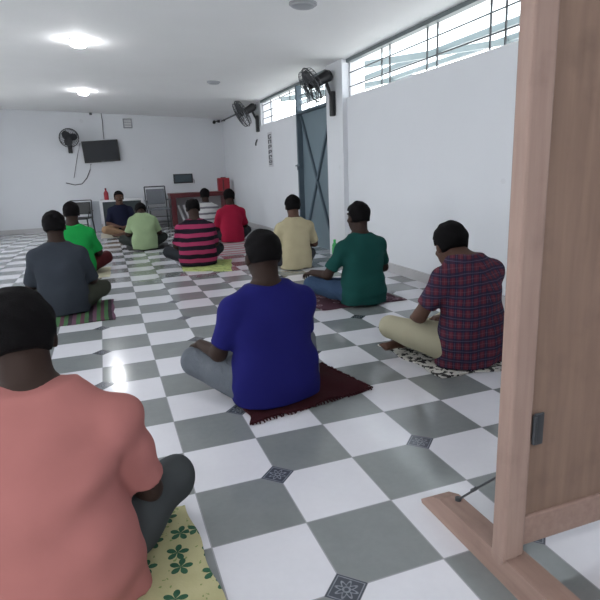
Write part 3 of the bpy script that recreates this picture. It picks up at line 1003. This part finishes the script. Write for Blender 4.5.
# ------------------------------------------------------------------ wall fans
def make_fan(label, base, reach, nrm, R):
    """wall fan: base plate on the wall, arm, motor, blades, cage; nrm is the direction it blows"""
    base = Vector(base); nrm = Vector(nrm).normalized()
    e = empty('wall_fan', base, label=label, cat='fan', group='black wall fans')
    c = Vector(reach)                                    # cage centre relative to base
    # back plate
    MB().box((0, 0, -.02), (.06, .09, .30) if abs(nrm.x) > .5 else (.09, .06, .30), bev=.015).build('wall_bracket', M_BLACK, e)
    mo = c - nrm * .20
    MB().tube([(0, 0, .05), Vector((0, 0, .05)).lerp(mo, .4) + Vector((0, 0, -.02)), mo], .022, 8).build('arm', M_BLACK, e, smooth=SM)
    m_ = MB(); m_.cyl(c - nrm * .25, c - nrm * .06, .075, .062, 18); m_.cyl(c - nrm * .29, c - nrm * .25, .05, .075, 18)
    m_.build('motor', M_BLACK, e, smooth=SM)
    cg = MB()
    cg.ring(c, nrm, R, .009, 40)
    cg.ring(c + nrm * .06, nrm, R * .93, .004, 36); cg.ring(c - nrm * .06, nrm, R * .90, .004, 36)
    cg.ring(c + nrm * .085, nrm, R * .55, .003, 30); cg.ring(c + nrm * .09, nrm, R * .25, .006, 20)
    a = nrm.orthogonal().normalized(); b = nrm.cross(a)
    for k in range(24):
        d_ = math.cos(2 * PI * k / 24) * a + math.sin(2 * PI * k / 24) * b
        cg.tube([c + nrm * .09 + d_ * R * .22, c + nrm * .085 + d_ * R * .55, c + nrm * .06 + d_ * R * .93, c + d_ * R, c - nrm * .06 + d_ * R * .9, c - nrm * .08 + d_ * R * .5, c - nrm * .08 + d_ * R * .2], .0028, 4)
    cage = cg.build('cage', M_DARK, e, smooth=SM)
    MB().cyl(c + nrm * .075, c + nrm * .095, R * .22, R * .18, 20).build('cage_badge', M_DARK, cage, smooth=SM)
    hub = MB().cyl(c - nrm * .03, c + nrm * .04, .045, .035, 16).build('hub', M_BLACK, e, smooth=SM)
    for k in range(3):
        an = 2 * PI * k / 3 + .4
        d_ = math.cos(an) * a + math.sin(an) * b; t_ = nrm.cross(d_)
        bl = MB(); rows = []
        for i in range(8):
            r_ = .03 + (R * .88 - .03) * i / 7; wd = .05 + .11 * math.sin(PI * min(1, .25 + i / 7 * .7)) * (R / .22)
            tw = .035 - .02 * i / 7
            p0 = c + d_ * r_ - t_ * wd * .5 - nrm * tw; p1 = c + d_ * r_ + t_ * wd * .6 + nrm * tw
            rows.append([bl.bm.verts.new(p0), bl.bm.verts.new(p1), bl.bm.verts.new(p1 + nrm * .004), bl.bm.verts.new(p0 + nrm * .004)])
        for A_, B_ in zip(rows, rows[1:]):
            for q_ in range(4): bl.bm.faces.new((A_[q_], A_[(q_ + 1) % 4], B_[(q_ + 1) % 4], B_[q_]))
        bl.bm.faces.new(rows[0]); bl.bm.faces.new(rows[-1])
        bl.build('blade', M_DARK, e, smooth=SM)
    return e


make_fan('black wall fan on the pillar beside the steel door', (XR - .09, 5.44, 1.97), (-.27, .02, .20), (-.88, .06, -.45), .215)
make_fan('black wall fan beyond the door, toward the back corner', (XR - .03, 9.18, 2.06), (-.29, .0, .16), (-.86, .05, -.48), .25)
pf = at(69, 140, 1, YB)
make_fan('black wall fan on the back wall left of the television', (pf[0], YB - .03, pf[2] - .12), (.02, -.33, .14), (.15, -.93, -.25), .2)

# conduit along the right wall top with a small dark camera at its end
e = empty('wall_conduit', (XR - .04, 10.6, 2.40), label='dark conduit pipe along the wall top beyond the farther right-wall fan', cat='pipe')
MB().cyl((0, -1.4, -.02), (0, 1.72, -.02), .016).build('pipe', M_BAR, e, smooth=SM)
for y in (-1.2, .2, 1.5): MB().box((.018, y, -.02), (.045, .03, .05), bev=.004).build('pipe_clip', M_BAR, e)
e = empty('spot_camera', (XR - .22, YB - .06, 2.38), label='small black camera at the top of the back wall corner', cat='camera')
MB().box((.12, .035, .0), (.06, .045, .06), bev=.006).build('mount', M_BLACK, e)
MB().tube([(.12, .0, 0), (.05, -.04, -.005), (0, -.06, -.02)], .014).build('arm', M_BLACK, e, smooth=SM)
MB().cyl((.0, -.02, -.01), (-.03, -.15, -.04), .035, .038).build('camera_body', M_BLACK, e, smooth=SM)

# wall hook below the far fan and the strip of dark characters
c = at(258, 142, 0, XR)
MB().tube([(0, 0, .05), (-.015, 0, .02), (-.025, .02, -.01), (-.022, .05, -.04), (-.015, .06, -.06)], .012).build('wall_hook', M_BAR, None, (c[0] - .014, c[1], c[2]), smooth=SM)
tag(bpy.data.objects['wall_hook'], 'small dark curled hook on the wall under the farther right-wall fan', 'hook')
p0 = at(269.5, 134, 0, XR); p1 = at(271.5, 165, 0, XR)
hh = p0[2] - p1[2]
sg = empty('wall_sign', (XR - .002, (p0[1] + p1[1]) / 2, p1[2]), label='narrow vertical strip of dark characters on the white wall', cat='sign')
MB().box((-.002, 0, hh / 2), (.004, .26, hh + .06)).build('sign_sheet', mat('pale_sign_paper', (0.50, 0.50, 0.53), .7, .05), sg)
gl = MB(); n = 6; ch = hh / n
for k in range(n):
    zc = (k + .5) * ch; s1 = ch * .78
    segs = random.sample([(0, .42, .17, .09), (0, 0, .17, .09), (0, -.42, .17, .09), (-.07, .21, .05, .42), (.07, .21, .05, .42), (-.07, -.21, .05, .42), (.07, -.21, .05, .42)], 5)
    for (y_, z_, dy, dz) in segs:
        gl.box((-.006, y_, zc + z_ * s1), (.004, dy, max(.016, dz * s1)))
gl.build('characters', M_BAR, sg)

# ------------------------------------------------------------------ back wall things
yw = YB
def bw(u, v, off=0.0): return at(u, v, 1, YB - off)


a, b_, c, d_ = bw(82, 142, .08), bw(117, 139, .08), bw(121, 161, .08), bw(84, 163, .08)
ctr = (a + b_ + c + d_) / 4
wtv = (np.linalg.norm(b_ - a) + np.linalg.norm(c - d_)) / 2; htv = (np.linalg.norm(d_ - a) + np.linalg.norm(c - b_)) / 2
tv = empty('television', (ctr[0], YB - .09, ctr[2]), (0, -.045, 0), label='flat black television hanging slightly tilted on the back wall', cat='television')
MB().box((0, 0, 0), (wtv, .05, htv), bev=.008).build('casing', M_BLACK, tv)
MB().box((0, -.026, .008), (wtv - .05, .004, htv - .06)).build('screen', M_SCREEN, tv)
MB().box((0, .055, 0), (.3, .06, .2)).build('wall_mount', M_BLACK, tv)
MB().box((0, -.03, -htv / 2 + .012), (.06, .006, .008)).build('badge', M_PAPER, tv)
hk = bw(96, 112, .03)
e = empty('ceiling_hook_bar', (hk[0], YB - .03, hk[2]), label='small dark bracket high on the back wall above the television', cat='bracket')
MB().box((0, 0, 0), (.26, .03, .025)).build('bar', M_BAR, e); MB().box((-.12, -.01, -.03), (.06, .05, .07), bev=.005).build('junction_box', M_BAR, e)
p = [bw(101, 113, .015), bw(102.5, 122, .02), bw(103, 131, .02), bw(104, 139, .035)]
w_ = MB().tube([tuple(q - p[0]) for q in p], .007).build('cable', M_DARK, None, tuple(p[0]), smooth=SM)
tag(w_, 'thin cable dropping from the high bracket to the television top', 'cable')
p = [bw(91, 164, .03), bw(90, 170, .012), bw(87, 178, .012), bw(82, 184, .012), bw(75, 185, .012), bw(66, 183, .012)]
w_ = MB().tube([tuple(q - p[0]) for q in p], .008).build('cable', M_DARK, None, tuple(p[0]), smooth=SM)
tag(w_, 'thin cable curving down left from under the television', 'cable')
p = [bw(80, 143, .012), bw(77.5, 155, .012), bw(76, 165, .012), bw(74, 178, .012)]
w_ = MB().tube([tuple(q - p[0]) for q in p], .006).build('cable', M_DARK, None, tuple(p[0]), smooth=SM)
tag(w_, 'thin cable hanging straight down the wall left of the television', 'cable')
p0 = bw(127.5, 123.5)
v_ = empty('vent_box', (p0[0], YB, p0[2]), label='small square grey vent high on the back wall', cat='vent')
MB().box((0, -.015, 0), (.2, .03, .21), bev=.008).build('frame', M_PAPER, v_)
g = MB()
for k in range(5): g.box((0, -.034, -.07 + .035 * k), (.15, .008, .016))
g.build('louvre', M_WHITE, v_)
p0 = bw(183, 178.5)
s_ = empty('wall_panel', (p0[0], YB, p0[2]), label='small dark rectangular panel on the back wall above the low table', cat='panel')
MB().box((0, -.025, 0), (.46, .05, .22), bev=.008).build('casing', M_DARK, s_)
MB().box((0, -.052, .0), (.40, .006, .165)).build('screen', mat('slate_panel_face', (0.05, 0.075, 0.09), .35, .1), s_)
MB().tube([(.25, -.01, -.02), (.27, -.01, -.06), (.26, -.01, -.12)], .006).build('cable_stub', M_DARK, s_, smooth=SM)

# low dark red table / cabinet with open front, and red box on it
t0 = 1.24; t1 = 2.62; yt = 11.75
tb = empty('low_table', ((t0 + t1) / 2, yt, 0), label='low dark red table with open front against the back wall', cat='table')
wd = t1 - t0
MB().box((0, 0, .72), (wd, .5, .05), bev=.006).build('tabletop', M_REDD, tb)
for s1 in (-1, 1): MB().box((s1 * (wd / 2 - .07), 0, .3475), (.12, .46, .695), bev=.004).build('side_panel', M_REDD, tb)
MB().box((0, .22, .35), (wd - .25, .02, .69)).build('back_panel', mat('grey_white_board', (.34, .33, .34), .7, .05), tb)
MB().box((0, -.0, .67), (wd - .26, .44, .05)).build('apron', M_REDD, tb)
for k in range(3):
    b3 = MB().box((0, 0, .24), (.05, .03, .46), bev=.005).build('leaning_slat', M_WHITE, None, (t0 + .32 + .13 * k, yt - .10 + .04 * k, .02), rot=(0, -.30, 0))
    tag(b3, ['leftmost pale slat leaning under the low red table', 'middle pale slat leaning under the low red table', 'rightmost pale slat leaning under the low red table'][k], 'slat', 'pale slats under the table')
rb = empty('red_box', (2.52, 11.66, .745), label='upright red box standing on the right end of the low table', cat='box')
MB().box((0, 0, .15), (.27, .16, .30), bev=.01).build('box_body', M_RED, rb)
MB().box((-.02, -.082, .14), (.035, .006, .26)).build('label_strip', M_REDD, rb)
MB().box((0, 0, .305), (.12, .05, .03), bev=.008).build('handle', M_REDD, rb)


# chairs
def make_chair(label, loc, rz, m_seat, group):
    e = empty('metal_chair', loc, (0, 0, rz), label=label, cat='chair', group=group)
    MB().box((0, 0, .44), (.44, .42, .05), bev=.015).build('seat', m_seat, e)
    br = MB(); br.box((0, .215, .70), (.40, .03, .34), Matrix.Rotation(-.12, 3, 'X'), .012)
    bk = br.build('backrest', m_seat, e)
    fr = MB()
    for s1 in (-1, 1):
        fr.tube([(s1 * .225, .19, .42), (s1 * .225, .20, .6), (s1 * .225, .25, .92)], .014)
        fr.tube([(s1 * .25, .20, .62), (s1 * .255, .0, .64), (s1 * .255, -.17, .63), (s1 * .245, -.19, .46)], .013)
    fr.tube([(-.225, .25, .92), (.225, .25, .92)], .014)
    fr.build('back_frame', M_BAR, e, smooth=SM)
    for sx in (-1, 1):
        for sy in (-1, 1):
            MB().cyl((sx * .215, sy * .19, .43), (sx * .235, sy * .22, 0), .015).build('leg', M_BAR, e, smooth=SM)
    for z in (.16, .28):
        MB().cyl((-.225, -.205, z), (.225, -.205, z), .010).build('stretcher', M_BAR, e, smooth=SM)
    return e


M_SEATG = mat('grey_mesh_seat', (0.16, 0.17, 0.19), .8, .15, 40)
make_chair('grey meshed black metal armchair standing right of the man facing the others', (.94, 11.3, 0), .08, M_SEATG, 'black metal chairs')
lc = make_chair('low black metal chair at the left edge behind the bright green shirt', (-.72, 11.3, 0), -.25, M_BLACK, 'black metal chairs')
lc.scale = (1, 1, .76)

# white edged low desk behind the facing man, red bottle on it
dk = empty('white_desk', (.19, 11.75, 0), label='white framed low desk with dark front behind the facing man', cat='desk')
MB().box((0, 0, .66), (.90, .5, .035), bev=.005).build('desktop', M_WHITE, dk)
for s1 in (-1, 1): MB().box((s1 * .43, 0, .32), (.04, .48, .64), bev=.004).build('side_panel', M_WHITE, dk)
MB().box((0, -.2, .35), (.815, .025, .57)).build('front_panel', mat('dark_teal_board', (.03, .042, .045), .5, .1), dk)
bt = empty('red_bottle', (-.12, 11.68, .678), label='slim red bottle standing on the left of the white desk', cat='bottle')
MB().lathe([(.045, 0), (.05, .01), (.05, .15), (.02, .20), (.018, .22)], 16).build('bottle_body', M_RED, bt, smooth=SM)
MB().lathe([(.02, .22), (.02, .25), (.015, .255)], 12).build('cap', M_REDD, bt, smooth=SM)
# pale plastic board leaning between the left chair and the desk
pb = MB().box((0, 0, .33), (.22, .03, .66), bev=.01).build('pale_board', mat('pale_blue_board', (.42, .45, .50), .5, .05), None, (-.40, 11.62, .002), rot=(-.10, 0, 0))
tag(pb, 'pale bluish board standing left of the white desk', 'board')

# green bottle on the floor between the cream and dark green shirts
gx = at(330.5, 244, 2, 0)
gb = empty('green_bottle', (2.62, 5.36, 0), label='small bright green bottle on the floor by the steel door', cat='bottle')
MB().lathe([(.034, 0), (.037, .008), (.037, .13), (.033, .15), (.036, .17), (.015, .205), (.014, .215)], 18).build('bottle_body', mat('green_plastic', (.05, .42, .12), .35, .1), gb, smooth=SM)
MB().lathe([(.017, .215), (.017, .24), (.012, .243)], 14).build('cap', mat('green_cap', (.04, .5, .1), .4, .05), gb, smooth=SM)

# ------------------------------------------------------------------ wooden screen stand at the right
M_WOOD = wood_mat('bare_pinkish_wood', (0.20, 0.125, 0.10), (0.34, 0.235, 0.195), 'y')
M_WOODZ = wood_mat('bare_pinkish_wood_upright', (0.22, 0.14, 0.115), (0.35, 0.25, 0.21), 'z')
ws = empty('wooden_screen', (.732, -.130, 0), label='bare wooden partition stand with plank foot at the right edge', cat='partition')
ft = MB()
prof = [(-.52, .0), (.395, .0), (.40, .012), (.345, .055), (.29, .078), (-.38, .085), (-.50, .06)]
A = [ft.bm.verts.new((0, y, z)) for y, z in prof]; B_ = [ft.bm.verts.new((.075, y, z)) for y, z in prof]
ft.bm.faces.new(A); ft.bm.faces.new(B_[::-1])
for k in range(len(prof)): ft.bm.faces.new((A[k], A[(k + 1) % len(prof)], B_[(k + 1) % len(prof)], B_[k]))
ft.build('foot', M_WOOD, ws)
ps = MB().box((.026, 0, .96), (.072, .05, 1.76), bev=.008)
ps.cyl((-.009, 0, .082), (.04, 0, .082), .0245, n=20)
ps.build('post', M_WOODZ, ws)
rd = MB().tube([(.052, .262, .08), (.058, .17, .18), (.060, .02, .335)], .0036); rd.cyl((.056, .20, .15), (.057, .182, .168), .006)
rd.cyl((.052, .262, .074), (.052, .262, .088), .010)
rd.build('brace_rod', M_BAR, ws, smooth=SM)
MB().box((.52, .0, .95), (.92, .018, 1.55)).build('panel_board', wood_mat('brown_hardboard', (.15, .095, .07), (.25, .165, .125), 'z'), ws)
MB().box((.52, 0, .15), (.92, .036, .09), bev=.005).build('bottom_rail', M_WOOD, ws)
MB().box((.52, 0, 1.78), (.92, .036, .07), bev=.005).build('top_rail', M_WOOD, ws)
hg = MB().box((.085, -.022, .46), (.03, .006, .09), bev=.002); hg.cyl((.07, -.024, .42), (.07, -.024, .50), .006)
hg.build('hinge', M_DARK, ws, smooth=SM)
